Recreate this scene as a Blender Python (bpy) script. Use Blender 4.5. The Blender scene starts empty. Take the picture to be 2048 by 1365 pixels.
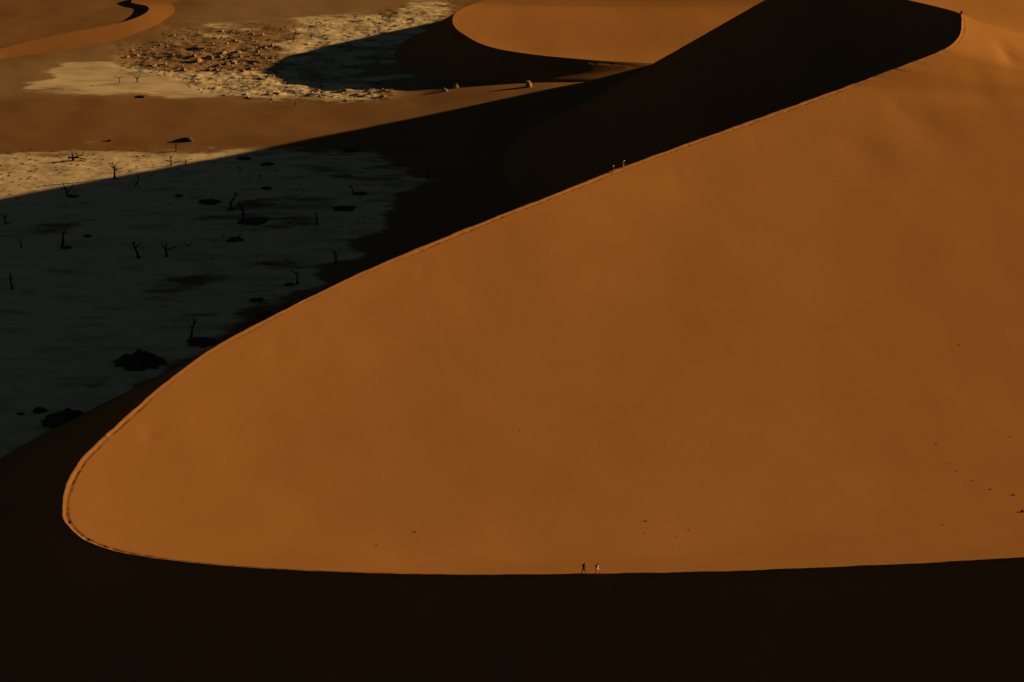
import bpy, bmesh, math, random
import numpy as np
from mathutils import Vector, Matrix

random.seed(7)
rng = np.random.default_rng(11)
sc = bpy.context.scene
C = sc.collection

# ------------------------------------------------------------------ camera
F = 4000.0                                    # focal length in photo pixels (2048 wide)
TH = math.radians(23.0)
HC = 175.0
cT, sT = math.cos(TH), math.sin(TH)
cam_d = bpy.data.cameras.new('camera')
cam_d.sensor_width = 36.0
cam_d.lens = 36.0 * F / 2048.0
cam_d.clip_start = 1.0
cam_d.clip_end = 20000.0
cam = bpy.data.objects.new('camera', cam_d)
cam.location = (0, 0, HC)
cam.rotation_euler = (math.pi / 2 - TH, 0, 0)
C.objects.link(cam)
sc.camera = cam

# ------------------------------------------------------------------ light
SUN_EL = math.radians(10.6)
SUN_AZ = math.radians(20.0)                   # from +X towards +Y
world = bpy.data.worlds.new('World')
sc.world = world
world.use_nodes = True
nt = world.node_tree
nt.nodes.clear()
out = nt.nodes.new('ShaderNodeOutputWorld')
bg = nt.nodes.new('ShaderNodeBackground')
sky = nt.nodes.new('ShaderNodeTexSky')
sky.sky_type = 'NISHITA'
sky.sun_disc = False
sky.sun_elevation = SUN_EL
sky.sun_rotation = math.pi / 2 - SUN_AZ
sky.altitude = 600
sky.dust_density = 0.6
wb = nt.nodes.new('ShaderNodeMix')             # warm white balance of the photograph
wb.data_type = 'RGBA'
wb.blend_type = 'MULTIPLY'
wb.inputs[0].default_value = 1.0
wb.inputs[7].default_value = (1.0, 0.98, 0.86, 1)
nt.links.new(sky.outputs[0], wb.inputs[6])
nt.links.new(wb.outputs[2], bg.inputs[0])
bg.inputs[1].default_value = 0.0083
nt.links.new(bg.outputs[0], out.inputs[0])

sun_d = bpy.data.lights.new('sun', 'SUN')
sun_d.energy = 5.0
sun_d.angle = math.radians(0.5)
sun_d.color = (1.0, 0.60, 0.235)
sun = bpy.data.objects.new('sun', sun_d)
C.objects.link(sun)
sdir = Vector((math.cos(SUN_EL) * math.cos(SUN_AZ), math.cos(SUN_EL) * math.sin(SUN_AZ), math.sin(SUN_EL)))
sun.rotation_euler = sdir.to_track_quat('Z', 'Y').to_euler()

sc.view_settings.view_transform = 'Standard'
sc.view_settings.look = 'None'
sc.view_settings.exposure = 0.84
sc.view_settings.gamma = 1.0
sc.view_settings.use_curve_mapping = False

# ------------------------------------------------------------------ helpers
def unproj(x, y, d):
    k = (y - 682.5) / F
    return np.array([(x - 1024.0) / F * d, d * (cT - k * sT), HC - d * (sT + k * cT)])

def at(x, y, z=0.0):
    """point of height z seen at photo pixel (x, y)"""
    k = (y - 682.5) / F
    return unproj(x, y, (HC - z) / (sT + k * cT))

def project(P):
    P = np.asarray(P, float)
    X, Y, Z = P[..., 0], P[..., 1], P[..., 2] - HC
    d = Y * cT - Z * sT
    return 1024 + F * X / d, 682.5 - F * (Y * sT + Z * cT) / d

def px_per_m(x, y, z=0.0):
    k = (y - 682.5) / F
    return F / ((HC - z) / (sT + k * cT))

def catmull(P, n):
    P = np.asarray(P, float)
    Q = np.vstack([2 * P[0] - P[1], P, 2 * P[-1] - P[-2]])
    outp = []
    seg = np.linalg.norm(np.diff(P, axis=0), axis=1)
    tot = seg.sum()
    for i in range(len(P) - 1):
        m = max(2, int(round(n * seg[i] / tot)) + 1)
        p0, p1, p2, p3 = Q[i], Q[i + 1], Q[i + 2], Q[i + 3]
        t0 = 0.0
        t1 = t0 + math.sqrt(np.linalg.norm(p1 - p0)) + 1e-9
        t2 = t1 + math.sqrt(np.linalg.norm(p2 - p1)) + 1e-9
        t3 = t2 + math.sqrt(np.linalg.norm(p3 - p2)) + 1e-9
        t = np.linspace(t1, t2, m, endpoint=False)[:, None]
        a1 = (t1 - t) / (t1 - t0) * p0 + (t - t0) / (t1 - t0) * p1
        a2 = (t2 - t) / (t2 - t1) * p1 + (t - t1) / (t2 - t1) * p2
        a3 = (t3 - t) / (t3 - t2) * p2 + (t - t2) / (t3 - t2) * p3
        b1 = (t2 - t) / (t2 - t0) * a1 + (t - t0) / (t2 - t0) * a2
        b2 = (t3 - t) / (t3 - t1) * a2 + (t - t1) / (t3 - t1) * a3
        outp.append((t2 - t) / (t2 - t1) * b1 + (t - t1) / (t2 - t1) * b2)
    outp.append(P[-1:])
    return np.vstack(outp)

def resample(P, s_new):
    seg = np.linalg.norm(np.diff(P, axis=0), axis=1)
    s = np.concatenate([[0], np.cumsum(seg)])
    return np.stack([np.interp(s_new, s, P[:, i]) for i in range(P.shape[1])], 1)

def length(P):
    return np.linalg.norm(np.diff(P, axis=0), axis=1).sum()

_perm = np.random.default_rng(5).permutation(4096)
_val = np.random.default_rng(6).random(4096) * 2 - 1
def vnoise(x, y, seed=0):
    x = np.asarray(x, float); y = np.asarray(y, float)
    xi = np.floor(x).astype(int); yi = np.floor(y).astype(int)
    fx = x - xi; fy = y - yi
    fx = fx * fx * fx * (fx * (fx * 6 - 15) + 10); fy = fy * fy * fy * (fy * (fy * 6 - 15) + 10)
    def h(a, b):
        return _val[_perm[(_perm[(a + seed * 131) & 4095] + b) & 4095]]
    return (h(xi, yi) * (1 - fx) + h(xi + 1, yi) * fx) * (1 - fy) + (h(xi, yi + 1) * (1 - fx) + h(xi + 1, yi + 1) * fx) * fy

def fbm(x, y, oct=4, seed=0, gain=0.5):
    a = 1.0; r = 0; c, s = math.cos(0.6), math.sin(0.6)
    for o in range(oct):
        r = r + a * vnoise(x, y, seed + o)
        x, y = 2.03 * (c * x - s * y) + 17.3, 2.03 * (s * x + c * y) - 9.1
        a *= gain
    return r

def sstep(a, b, x):
    t = np.clip((x - a) / (b - a), 0, 1)
    return t * t * (3 - 2 * t)

def new_mesh(name, verts, faces, smooth=True):
    me = bpy.data.meshes.new(name)
    verts = np.asarray(verts, np.float32)
    if isinstance(faces, np.ndarray):
        k = faces.shape[1]
        me.vertices.add(len(verts)); me.vertices.foreach_set('co', verts.ravel())
        me.loops.add(faces.size); me.loops.foreach_set('vertex_index', faces.ravel().astype(np.int32))
        me.polygons.add(len(faces))
        me.polygons.foreach_set('loop_start', np.arange(0, faces.size, k, dtype=np.int32))
        me.update(calc_edges=True)
    else:
        me.from_pydata([tuple(map(float, v)) for v in verts], [], faces)
    if smooth:
        me.polygons.foreach_set('use_smooth', np.ones(len(me.polygons), dtype=bool))
    me.update()
    return me

def grid_faces(nr, nc, flip=False):
    i = np.arange(nr - 1)[:, None] * nc + np.arange(nc - 1)[None, :]
    i = i.ravel()
    f = np.stack([i, i + 1, i + nc + 1, i + nc], 1)
    return f[:, ::-1].copy() if flip else f

def obj(name, me, mat=None, parent=None, loc=None):
    o = bpy.data.objects.new(name, me)
    C.objects.link(o)
    if mat is not None and me is not None and not me.materials:
        me.materials.append(mat)
    if parent is not None:
        o.parent = parent
    if loc is not None:
        o.location = [float(v) for v in loc]
    return o

def tag(o, label=None, cat=None, group=None, kind=None):
    if label: o['label'] = label
    if cat: o['category'] = cat
    if group: o['group'] = group
    if kind: o['kind'] = kind
    return o

# ------------------------------------------------------------------ materials
def mat_plain(name, col, rough=0.9, var=0.15, scale=3.0, bump=0.0):
    m = bpy.data.materials.new(name); m.use_nodes = True
    t = m.node_tree; b = t.nodes['Principled BSDF']
    b.inputs['Roughness'].default_value = rough
    b.inputs['Specular IOR Level'].default_value = 0.15
    geo = t.nodes.new('ShaderNodeNewGeometry')
    n = t.nodes.new('ShaderNodeTexNoise'); n.inputs['Scale'].default_value = scale; n.inputs['Detail'].default_value = 4
    t.links.new(geo.outputs['Position'], n.inputs['Vector'])
    r = t.nodes.new('ShaderNodeValToRGB')
    r.color_ramp.elements[0].position = 0.3; r.color_ramp.elements[1].position = 0.7
    r.color_ramp.elements[0].color = (*[c * (1 - var) for c in col], 1)
    r.color_ramp.elements[1].color = (*[min(1, c * (1 + var)) for c in col], 1)
    t.links.new(n.outputs['Fac'], r.inputs['Fac'])
    t.links.new(r.outputs['Color'], b.inputs['Base Color'])
    if bump:
        bp = t.nodes.new('ShaderNodeBump'); bp.inputs['Strength'].default_value = 0.6; bp.inputs['Distance'].default_value = bump
        t.links.new(n.outputs['Fac'], bp.inputs['Height']); t.links.new(bp.outputs['Normal'], b.inputs['Normal'])
    return m

SAND = (0.265, 0.130, 0.044)
CLAY = (0.59, 0.497, 0.326)

def sand_nodes(t):
    """returns (colour socket, height socket) of wind-blown sand"""
    geo = t.nodes.new('ShaderNodeNewGeometry')
    n1 = t.nodes.new('ShaderNodeTexNoise'); n1.inputs['Scale'].default_value = 0.045; n1.inputs['Detail'].default_value = 6; n1.inputs['Roughness'].default_value = 0.6
    n2 = t.nodes.new('ShaderNodeTexNoise'); n2.inputs['Scale'].default_value = 1.6; n2.inputs['Detail'].default_value = 5; n2.inputs['Roughness'].default_value = 0.7
    mp = t.nodes.new('ShaderNodeMapping'); mp.inputs['Rotation'].default_value = (0, 0, 0.5); mp.inputs['Scale'].default_value = (1, 0.45, 1)
    t.links.new(geo.outputs['Position'], mp.inputs['Vector'])
    t.links.new(mp.outputs[0], n1.inputs['Vector']); t.links.new(geo.outputs['Position'], n2.inputs['Vector'])
    a = t.nodes.new('ShaderNodeMath'); a.operation = 'MULTIPLY_ADD'; a.inputs[1].default_value = 0.35
    t.links.new(n2.outputs['Fac'], a.inputs[0]); t.links.new(n1.outputs['Fac'], a.inputs[2])
    r = t.nodes.new('ShaderNodeValToRGB')
    r.color_ramp.elements[0].position = 0.45; r.color_ramp.elements[1].position = 0.92
    r.color_ramp.elements[0].color = (SAND[0] * 0.90, SAND[1] * 0.895, SAND[2] * 0.86, 1)
    r.color_ramp.elements[1].color = (SAND[0] * 1.08, SAND[1] * 1.10, SAND[2] * 1.16, 1)
    t.links.new(a.outputs[0], r.inputs['Fac'])
    return geo, r.outputs['Color'], n2.outputs['Fac']

def mat_sand():
    m = bpy.data.materials.new('orange_dune_sand'); m.use_nodes = True
    t = m.node_tree; b = t.nodes['Principled BSDF']
    b.inputs['Roughness'].default_value = 1.0; b.inputs['Specular IOR Level'].default_value = 0.0
    geo, col, h = sand_nodes(t)
    t.links.new(col, b.inputs['Base Color'])
    bp = t.nodes.new('ShaderNodeBump'); bp.inputs['Strength'].default_value = 0.35; bp.inputs['Distance'].default_value = 0.05
    t.links.new(h, bp.inputs['Height']); t.links.new(bp.outputs['Normal'], b.inputs['Normal'])
    return m

def mat_ground():
    m = bpy.data.materials.new('clay_pan_and_sand'); m.use_nodes = True
    t = m.node_tree; b = t.nodes['Principled BSDF']
    b.inputs['Roughness'].default_value = 1.0; b.inputs['Specular IOR Level'].default_value = 0.0
    geo, scol, h = sand_nodes(t)
    # flat sand is dustier and darker than the dune
    dk = t.nodes.new('ShaderNodeMix'); dk.data_type = 'RGBA'; dk.blend_type = 'MULTIPLY'; dk.inputs[0].default_value = 1.0
    dk.inputs[7].default_value = (0.84, 0.94, 1.2, 1)
    t.links.new(scol, dk.inputs[6])
    du = t.nodes.new('ShaderNodeAttribute'); du.attribute_name = 'dust'
    dm = t.nodes.new('ShaderNodeMix'); dm.data_type = 'RGBA'; dm.inputs[7].default_value = (0.265, 0.182, 0.098, 1)
    t.links.new(du.outputs['Fac'], dm.inputs[0]); t.links.new(dk.outputs[2], dm.inputs[6])
    at_ = t.nodes.new('ShaderNodeAttribute'); at_.attribute_name = 'clay'
    mp = t.nodes.new('ShaderNodeMapping'); mp.inputs['Rotation'].default_value = (0, 0, 0.15); mp.inputs['Scale'].default_value = (0.33, 1.0, 1.0)
    t.links.new(geo.outputs['Position'], mp.inputs['Vector'])
    n = t.nodes.new('ShaderNodeTexNoise'); n.inputs['Scale'].default_value = 0.16; n.inputs['Detail'].default_value = 9; n.inputs['Roughness'].default_value = 0.68
    t.links.new(mp.outputs[0], n.inputs['Vector'])
    s = t.nodes.new('ShaderNodeMath'); s.operation = 'SUBTRACT'; s.inputs[1].default_value = 0.5
    t.links.new(n.outputs['Fac'], s.inputs[0])
    ma = t.nodes.new('ShaderNodeMath'); ma.operation = 'MULTIPLY_ADD'; ma.inputs[1].default_value = 2.3
    t.links.new(s.outputs[0], ma.inputs[0]); t.links.new(at_.outputs['Fac'], ma.inputs[2])
    mr = t.nodes.new('ShaderNodeMapRange'); mr.interpolation_type = 'SMOOTHSTEP'
    mr.inputs['From Min'].default_value = 0.30; mr.inputs['From Max'].default_value = 0.75
    t.links.new(ma.outputs[0], mr.inputs['Value'])
    # clay tint
    n3 = t.nodes.new('ShaderNodeTexNoise'); n3.inputs['Scale'].default_value = 0.2; n3.inputs['Detail'].default_value = 11; n3.inputs['Roughness'].default_value = 0.7
    t.links.new(mp.outputs[0], n3.inputs['Vector'])
    cr = t.nodes.new('ShaderNodeValToRGB')
    cr.color_ramp.elements[0].position = 0.30; cr.color_ramp.elements[1].position = 0.51
    cr.color_ramp.elements[0].color = (CLAY[0] * 0.55, CLAY[1] * 0.50, CLAY[2] * 0.44, 1)
    cr.color_ramp.elements[1].color = (*CLAY, 1)
    t.links.new(n3.outputs['Fac'], cr.inputs['Fac'])
    mx = t.nodes.new('ShaderNodeMix'); mx.data_type = 'RGBA'
    t.links.new(mr.outputs[0], mx.inputs[0]); t.links.new(dm.outputs[2], mx.inputs[6]); t.links.new(cr.outputs[0], mx.inputs[7])
    t.links.new(mx.outputs[2], b.inputs['Base Color'])
    bp = t.nodes.new('ShaderNodeBump'); bp.inputs['Strength'].default_value = 0.4; bp.inputs['Distance'].default_value = 0.06
    t.links.new(n3.outputs['Fac'], bp.inputs['Height']); t.links.new(bp.outputs['Normal'], b.inputs['Normal'])
    return m

M_SAND = mat_sand()
M_GROUND = mat_ground()
M_WOOD = mat_plain('charred_dead_wood', (0.035, 0.024, 0.017), 0.95, 0.3, 6.0, 0.03)
M_SHRUB = mat_plain('dark_dry_shrub', (0.065, 0.052, 0.032), 1.0, 0.35, 3.0)
M_STRAW = mat_plain('straw_grass', (0.34, 0.27, 0.11), 1.0, 0.3, 4.0)
M_CLOD = mat_plain('broken_clay', (0.33, 0.25, 0.155), 1.0, 0.3, 1.2)
M_HUM = mat_plain('crusted_sand', (0.25, 0.165, 0.09), 1.0, 0.3, 0.8, 0.1)
M_STONE = mat_plain('dark_stone', (0.10, 0.055, 0.026), 0.95, 0.3, 5.0)

# ------------------------------------------------------------------ dune crest lines (photo pixel, height)
REPOSE = 0.67
U_px = [(125, 1012, 31), (128, 985, 31), (142, 950, 31.1), (166, 915, 31.2), (192, 889, 31.3), (222, 860, 31.5), (262, 825, 31.8),
        (330, 766, 32.4), (430, 694, 33.2), (550, 630, 34.1), (700, 556, 35.2), (850, 491, 36.2), (1000, 431, 37.1), (1110, 388, 37.7),
        (1225, 342, 38.3), (1340, 300, 39.1), (1480, 250, 40.2), (1600, 207, 41.4), (1700, 171, 42.6), (1800, 134, 44.7), (1860, 111, 45.9),
        (1893, 97, 46.6), (1912, 82, 47.1), (1922, 60, 48), (1922, 28, 49.2)]
N_px = [(125, 1012, 31), (126, 1030, 30.9), (133, 1048, 30.9), (150, 1067, 30.8), (190, 1089, 30.8), (240, 1104, 30.9), (340, 1121, 31.0),
        (480, 1134, 31.4), (700, 1145, 32.3), (900, 1149, 33.2), (1080, 1149, 34.0), (1165, 1148, 34.4), (1400, 1144, 35.6), (1700, 1133, 37.2),
        (1900, 1124, 38.3), (2048, 1115, 39.2), (2500, 1090, 42), (3300, 1045, 46)]
R_px = [(1922, 28, 49.2), (1905, 22, 49.3), (1870, 13, 49.6), (1810, -1, 50.3), (1720, -22, 51.6), (1606, -46, 53.8)]

def pts(L):
    return np.array([at(*p) for p in L])

U = catmull(pts(U_px), 1600)
N = catmull(pts(N_px), 1400)
R = np.vstack([catmull(pts(R_px), 150), catmull(np.array([at(*R_px[-1]), (89, 570, 51), (97, 596, 46.8), (99, 614, 34.4), (105, 624, 28), (112, 632, 21.5), (120, 645, 11.5), (128, 662, 2)]), 300)[1:]])

def jitter(P, amp, seed):
    """small irregularities of a crest line, as a displacement for each sample"""
    s = np.concatenate([[0], np.cumsum(np.linalg.norm(np.diff(P, axis=0), axis=1))])
    fade = sstep(0, 3, s)
    tang = np.gradient(P[:, :2], axis=0); tang /= np.linalg.norm(tang, axis=1)[:, None] + 1e-9
    D = np.zeros_like(P)
    D[:, 0] = -tang[:, 1]; D[:, 1] = tang[:, 0]
    D *= (amp * fbm(s * 0.25, s * 0 + seed, 4, seed) * fade)[:, None]
    D[:, 2] = 0.25 * amp * fbm(s * 0.5, s * 0 + 3.3, 3, seed + 9) * fade
    return D
DU, DN, DR = jitter(U, 0.13, 3), jitter(N, 0.10, 4), jitter(R, 0.15, 8)
UL, NL, RL = length(U), length(N), length(R)

# the mid-distance dune
N2_px = [(905, 40, 12.3), (907, 50, 12.1), (916, 61, 11.8), (934, 73, 11.1), (962, 88, 10.7), (1000, 99, 10.2), (1060, 108.5, 9.8), (1120, 115, 9.3),
         (1200, 121.5, 8.5), (1310, 127, 7.2), (1420, 131, 5)]
U2_px = [(905, 40, 12.3), (907, 32, 12.2), (914, 24, 12.1), (926, 17, 12.1), (945, 9, 12.5), (975, 0, 13.2), (1060, -22, 15), (1200, -60, 18), (1420, -110, 20)]
N2 = catmull(pts(N2_px), 420)
U2 = catmull(pts(U2_px), 420)

# low ridge on the far left
N3_px = [(-260, 150, 1.2), (-120, 122, 1.2), (0, 98, 1.2), (60, 83, 1.4), (120, 69, 1.6), (180, 58, 1.5), (240, 45.5, 1.3), (272, 36, 1.3), (292, 26, 1.25), (298, 17, 1.1), (290, 11, 0.9),
         (272, 8, 0.8), (262, 4, 0.8), (268, -2, 1.2), (300, -12, 1.5)]
F3_px = [(-260, 185, 0), (-120, 158, 0), (0, 121, 0), (70, 112, 0), (140, 103, 0), (200, 93, 0), (260, 80, 0), (310, 60, 0), (345, 40, 0), (365, 27, 0), (372, 18, 0),
         (376, 12, 0), (380, 6, 0), (390, 0, 0), (400, -12, 0)]
N3 = catmull(pts(N3_px), 320)
F3 = catmull(pts(F3_px), 320)

# ------------------------------------------------------------------ ground height and clay mask
def poly_mask(polys, W=1300, H=640, sx=2.0, ox=-400, oy=-60):
    """rasterises pixel polygons (with weights) to a small array for the clay / roughness maps of the ground"""
    yy, xx = np.mgrid[0:H, 0:W]
    X = xx * sx + ox; Y = yy * sx + oy
    Mk = np.zeros((H, W))
    for w, poly in polys:
        inside = np.zeros((H, W), bool)
        n = len(poly)
        for i in range(n):
            x1, y1 = poly[i]; x2, y2 = poly[(i + 1) % n]
            if y1 == y2: continue
            c = ((Y >= min(y1, y2)) & (Y < max(y1, y2)))
            xi = x1 + (Y - y1) * (x2 - x1) / (y2 - y1)
            inside ^= c & (X < xi)
        Mk = np.where(inside, w, Mk)
    return Mk

def blur(A, r, axis):
    k = 2 * r + 1
    pad = [(0, 0), (0, 0)]; pad[axis] = (r + 1, r)
    S = np.cumsum(np.pad(A, pad, mode='edge'), axis=axis)
    return (np.take(S, range(k, S.shape[axis]), axis) - np.take(S, range(0, S.shape[axis] - k), axis)) / k

def sample(Mk, px, py, sx=2.0, ox=-400, oy=-60):
    u = np.clip((px - ox) / sx, 0, Mk.shape[1] - 1.001); v = np.clip((py - oy) / sx, 0, Mk.shape[0] - 1.001)
    i = v.astype(int); j = u.astype(int); fu = u - j; fv = v - i
    return (Mk[i, j] * (1 - fu) + Mk[i, j + 1] * fu) * (1 - fv) + (Mk[i + 1, j] * (1 - fu) + Mk[i + 1, j + 1] * fu) * fv

CLAY_polys = [
    (0.9, [(-900, 330), (0, 309), (130, 303), (300, 299), (420, 300), (500, 305), (580, 318), (660, 330), (740, 340), (800, 352), (790, 395), (770, 440), (745, 468),
           (690, 512), (560, 600), (440, 680), (210, 824), (0, 916), (-400, 1110), (-900, 1200)]),
    (0.52, [(300, 566), (420, 532), (520, 515), (610, 512), (560, 540), (440, 570), (340, 606), (290, 600)]),
    (0.40, [(440, 650), (480, 622), (520, 598), (555, 588), (560, 597), (525, 618), (480, 650), (446, 664)]),
    (0.50, [(330, 640), (400, 622), (440, 612), (430, 625), (370, 645), (325, 655)]),
    (0.55, [(0, 470), (120, 440), (230, 428), (240, 440), (130, 462), (20, 490)]),
    (0.55, [(360, 420), (520, 395), (640, 400), (700, 430), (600, 455), (500, 465), (430, 450)]),
    (0.50, [(140, 775), (240, 740), (300, 742), (220, 770), (150, 800)]),
    (0.62, [(500, 303), (620, 300), (760, 310), (850, 335), (850, 380), (800, 400), (740, 400), (640, 350), (560, 322)]),
    (1.0, [(30, 176), (60, 160), (95, 140), (160, 126), (250, 122), (280, 138), (330, 143), (420, 141), (500, 142), (600, 156), (690, 175), (785, 205),
           (700, 212), (640, 208), (560, 206), (480, 200), (330, 196), (250, 191), (150, 190), (90, 184)]),
    (0.55, [(520, 120), (600, 130), (690, 165), (800, 192), (790, 208), (690, 180), (560, 150)]),
    (0.9, [(398, 46), (420, 41), (520, 38), (605, 35), (608, 40), (520, 45), (425, 49)]),
    (0.95, [(668, 34), (700, 27), (780, 22), (830, 17), (905, 14), (915, 22), (890, 38), (850, 62), (800, 80), (720, 88), (640, 94), (560, 102), (530, 98), (560, 88), (610, 70), (590, 58), (610, 46)]),
    (0.6, [(800, 10), (860, -8), (905, -5), (905, 14), (830, 14)]),
    (0.55, [(520, 100), (700, 85), (830, 80), (830, 180), (700, 170), (560, 135)]),
    (0.5, [(350, 60), (480, 52), (520, 60), (480, 75), (380, 70)]),
]
ROUGH_polys = [
    (0.20, [(-400, 310), (480, 300), (440, 320), (0, 395), (-400, 470)]),
    (0.72, [(235, 92), (420, 78), (560, 85), (620, 110), (700, 165), (800, 195), (780, 212), (560, 205), (430, 190), (330, 150), (240, 142)]),
    (0.52, [(520, 60), (680, 35), (900, 0), (920, 20), (860, 62), (800, 85), (530, 110)]),
    (0.45, [(330, 50), (520, 48), (600, 60), (500, 85), (330, 90)]),
    (0.6, [(520, 105), (830, 75), (800, 195), (640, 150)]),
    (0.22, [(230, 330), (620, 305), (860, 340), (740, 470), (600, 560), (470, 560), (300, 480)]),
]
DUST_polys = [(0.85, [(0, 130), (120, 108), (300, 75), (380, 20), (420, -60), (930, -60), (930, 60), (840, 200), (780, 215), (560, 212), (330, 202), (120, 192), (0, 200), (-200, 210), (-200, 160)])]
DM = blur(blur(poly_mask(DUST_polys), 5, 0), 14, 1)
CM = blur(blur(poly_mask(CLAY_polys), 4, 0), 12, 1)
RM = blur(blur(poly_mask(ROUGH_polys), 4, 0), 8, 1)

def ground_z(X, Y):
    X = np.asarray(X, float); Y = np.asarray(Y, float)
    px, py = project(np.stack([X, Y, 0 * X], -1))
    infront = Y > 60
    rough = np.where(infront, sample(RM, px, py), 0.0)
    z = 0.25 * fbm(X * 0.03, Y * 0.03, 3, 21)
    q = 3.2 * fbm(X * 0.10, Y * 0.17, 5, 31, 0.58) + 40          # broken crust: thin plates and little scarps
    z = z + rough * (0.17 * (np.floor(q) - 40 + sstep(0.72, 1.0, q - np.floor(q))) + 0.10 * fbm(X * 0.5, Y * 0.6, 3, 41))
    # sand apron climbing towards the dunes on the right, between the two bare pans
    a = sstep(-230, 60, X - 0.10 * (Y - 570)) * sstep(548, 566, Y) * (1 - sstep(600, 634, Y))
    z = z + 1.7 * a
    c = at(1250, 150, 6)
    z = z + 3.2 * np.exp(-((X - c[0]) / 60) ** 2 - ((Y - c[1] - 6) / 30) ** 2)
    # faraway swells of the sand sea, beyond everything in the picture
    far = sstep(900, 1500, np.hypot(X, Y))
    z = z + far * 45 * (0.6 + fbm(X * 0.0013, Y * 0.0021, 3, 51))
    return z

def gz(x, y):
    return float(ground_z(np.array([x]), np.array([y]))[0])

def build_ground():
    def axis(lo, hi, step, outlo, outhi, mids=()):
        a = list(np.arange(lo, hi + 1e-6, step))
        v, s = lo, step
        L = []
        while v > outlo:
            s *= 1.09; v -= s; L.append(v)
        v, s = hi, step; Rr = []
        while v < outhi:
            s *= 1.09; v += s; Rr.append(v)
        return np.array(L[::-1] + a + Rr)
    xs = axis(-195, 62, 0.55, -7000, 7000)
    ys = axis(470, 765, 0.55, -3000, 9000)
    Yg, Xg = np.meshgrid(ys, xs, indexing='ij')
    Z = ground_z(Xg, Yg)
    V = np.stack([Xg, Yg, Z], -1).reshape(-1, 3)
    me = new_mesh('ground', V, grid_faces(len(ys), len(xs)))
    px, py = project(np.stack([Xg, Yg, 0 * Xg], -1))
    wx = 26 * fbm(Xg * 0.05, Yg * 0.09, 5, 61, .6); wy = 6 * fbm(Xg * 0.04, Yg * 0.09, 5, 71, .6)
    cl = np.where(Yg > 60, sample(CM, px + wx, py + wy), 0.0)
    out_ = (px < -380) | (px > 2100) | (py > 1200) | (py < -55)
    cl = np.where(out_, 0.0, cl)
    att = me.attributes.new('clay', 'FLOAT', 'POINT')
    att.data.foreach_set('value', cl.ravel().astype(np.float32))
    dv_ = np.where(out_, 0.0, np.where(Yg > 60, sample(DM, px + wx, py + wy), 0.0))
    att = me.attributes.new('dust', 'FLOAT', 'POINT')
    att.data.foreach_set('value', dv_.ravel().astype(np.float32))
    o = obj('ground', me, M_GROUND)
    tag(o, 'pale cracked clay pan with drifts of brown sand between the dunes', kind='structure')
build_ground()

# ------------------------------------------------------------------ dunes
def dist_to_poly(Q, P, chunk=4000):
    """plan distance of points Q to the sampled line P and the index of the nearest sample"""
    D = np.empty(len(Q)); I = np.empty(len(Q), int)
    for k in range(0, len(Q), chunk):
        q = Q[k:k + chunk]
        d2 = (q[:, None, 0] - P[None, :, 0]) ** 2 + (q[:, None, 1] - P[None, :, 1]) ** 2
        j = d2.argmin(1)
        I[k:k + chunk] = j; D[k:k + chunk] = np.sqrt(d2[np.arange(len(q)), j])
    return D, I

def slip_grid(crests, x0, x1, y0, y1, step, toe=2.6, slope=REPOSE, seed=0, inner=None):
    """slopes at the angle of repose below the crest lines (upper envelope of cones) with a soft concave foot"""
    Pc = np.vstack([c[::3] for c in crests])
    Sl = np.concatenate([np.full(len(c[::3]), k) for c, k in zip(crests, slope if isinstance(slope, (list, tuple)) else [slope] * len(crests))])
    xs = np.arange(x0, x1, step); ys = np.arange(y0, y1, step)
    Yg, Xg = np.meshgrid(ys, xs, indexing='ij')
    Q = np.stack([Xg.ravel(), Yg.ravel()], 1)
    zz = np.empty(len(Q))
    for k in range(0, len(Q), 3000):
        q = Q[k:k + 3000]
        d = np.sqrt((q[:, None, 0] - Pc[None, :, 0]) ** 2 + (q[:, None, 1] - Pc[None, :, 1]) ** 2)
        zz[k:k + 3000] = (Pc[None, :, 2] - Sl[None, :] * d).max(1)
    if inner is not None:                                   # under the windward side the slope stays well below that surface
        ins = np.zeros(len(Q), bool)
        for (x1, y1), (x2, y2) in zip(inner[:, :2], np.roll(inner, -1, 0)[:, :2]):
            if y1 == y2: continue
            c = (Q[:, 1] >= min(y1, y2)) & (Q[:, 1] < max(y1, y2))
            ins ^= c & (Q[:, 0] < x1 + (Q[:, 1] - y1) * (x2 - x1) / (y2 - y1))
        dd, _ = dist_to_poly(Q[ins], Pc)
        zz[ins] -= 1.3 * dd + 0.2 * sstep(0.5, 2.5, dd)
    gzv = ground_z(Q[:, 0], Q[:, 1])
    h = zz - gzv
    soft = np.where(h > -60, toe * np.log1p(np.exp(np.clip((h) / toe, -40, 40))), 0)   # smooth foot
    hh = np.where(h > toe * 1.5, h - 0.03, soft - 0.35)
    w = sstep(toe * 0.6, toe * 1.5, h)
    hh = w * (h - 0.03) + (1 - w) * np.minimum(soft - 0.35, h + toe * 0.6)
    hh = hh + 0.10 * fbm(Q[:, 0] * 0.12, Q[:, 1] * 0.12, 3, seed + 81) * sstep(0.5, 5, h)
    z = gzv + hh
    V = np.stack([Q[:, 0], Q[:, 1], z], 1)
    Fc = grid_faces(len(ys), len(xs))
    keep = (hh[Fc] > -0.45).any(1)
    Fc = Fc[keep]
    used = np.unique(Fc)
    mp = -np.ones(len(V), int); mp[used] = np.arange(len(used))
    return V[used], mp[Fc]

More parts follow.
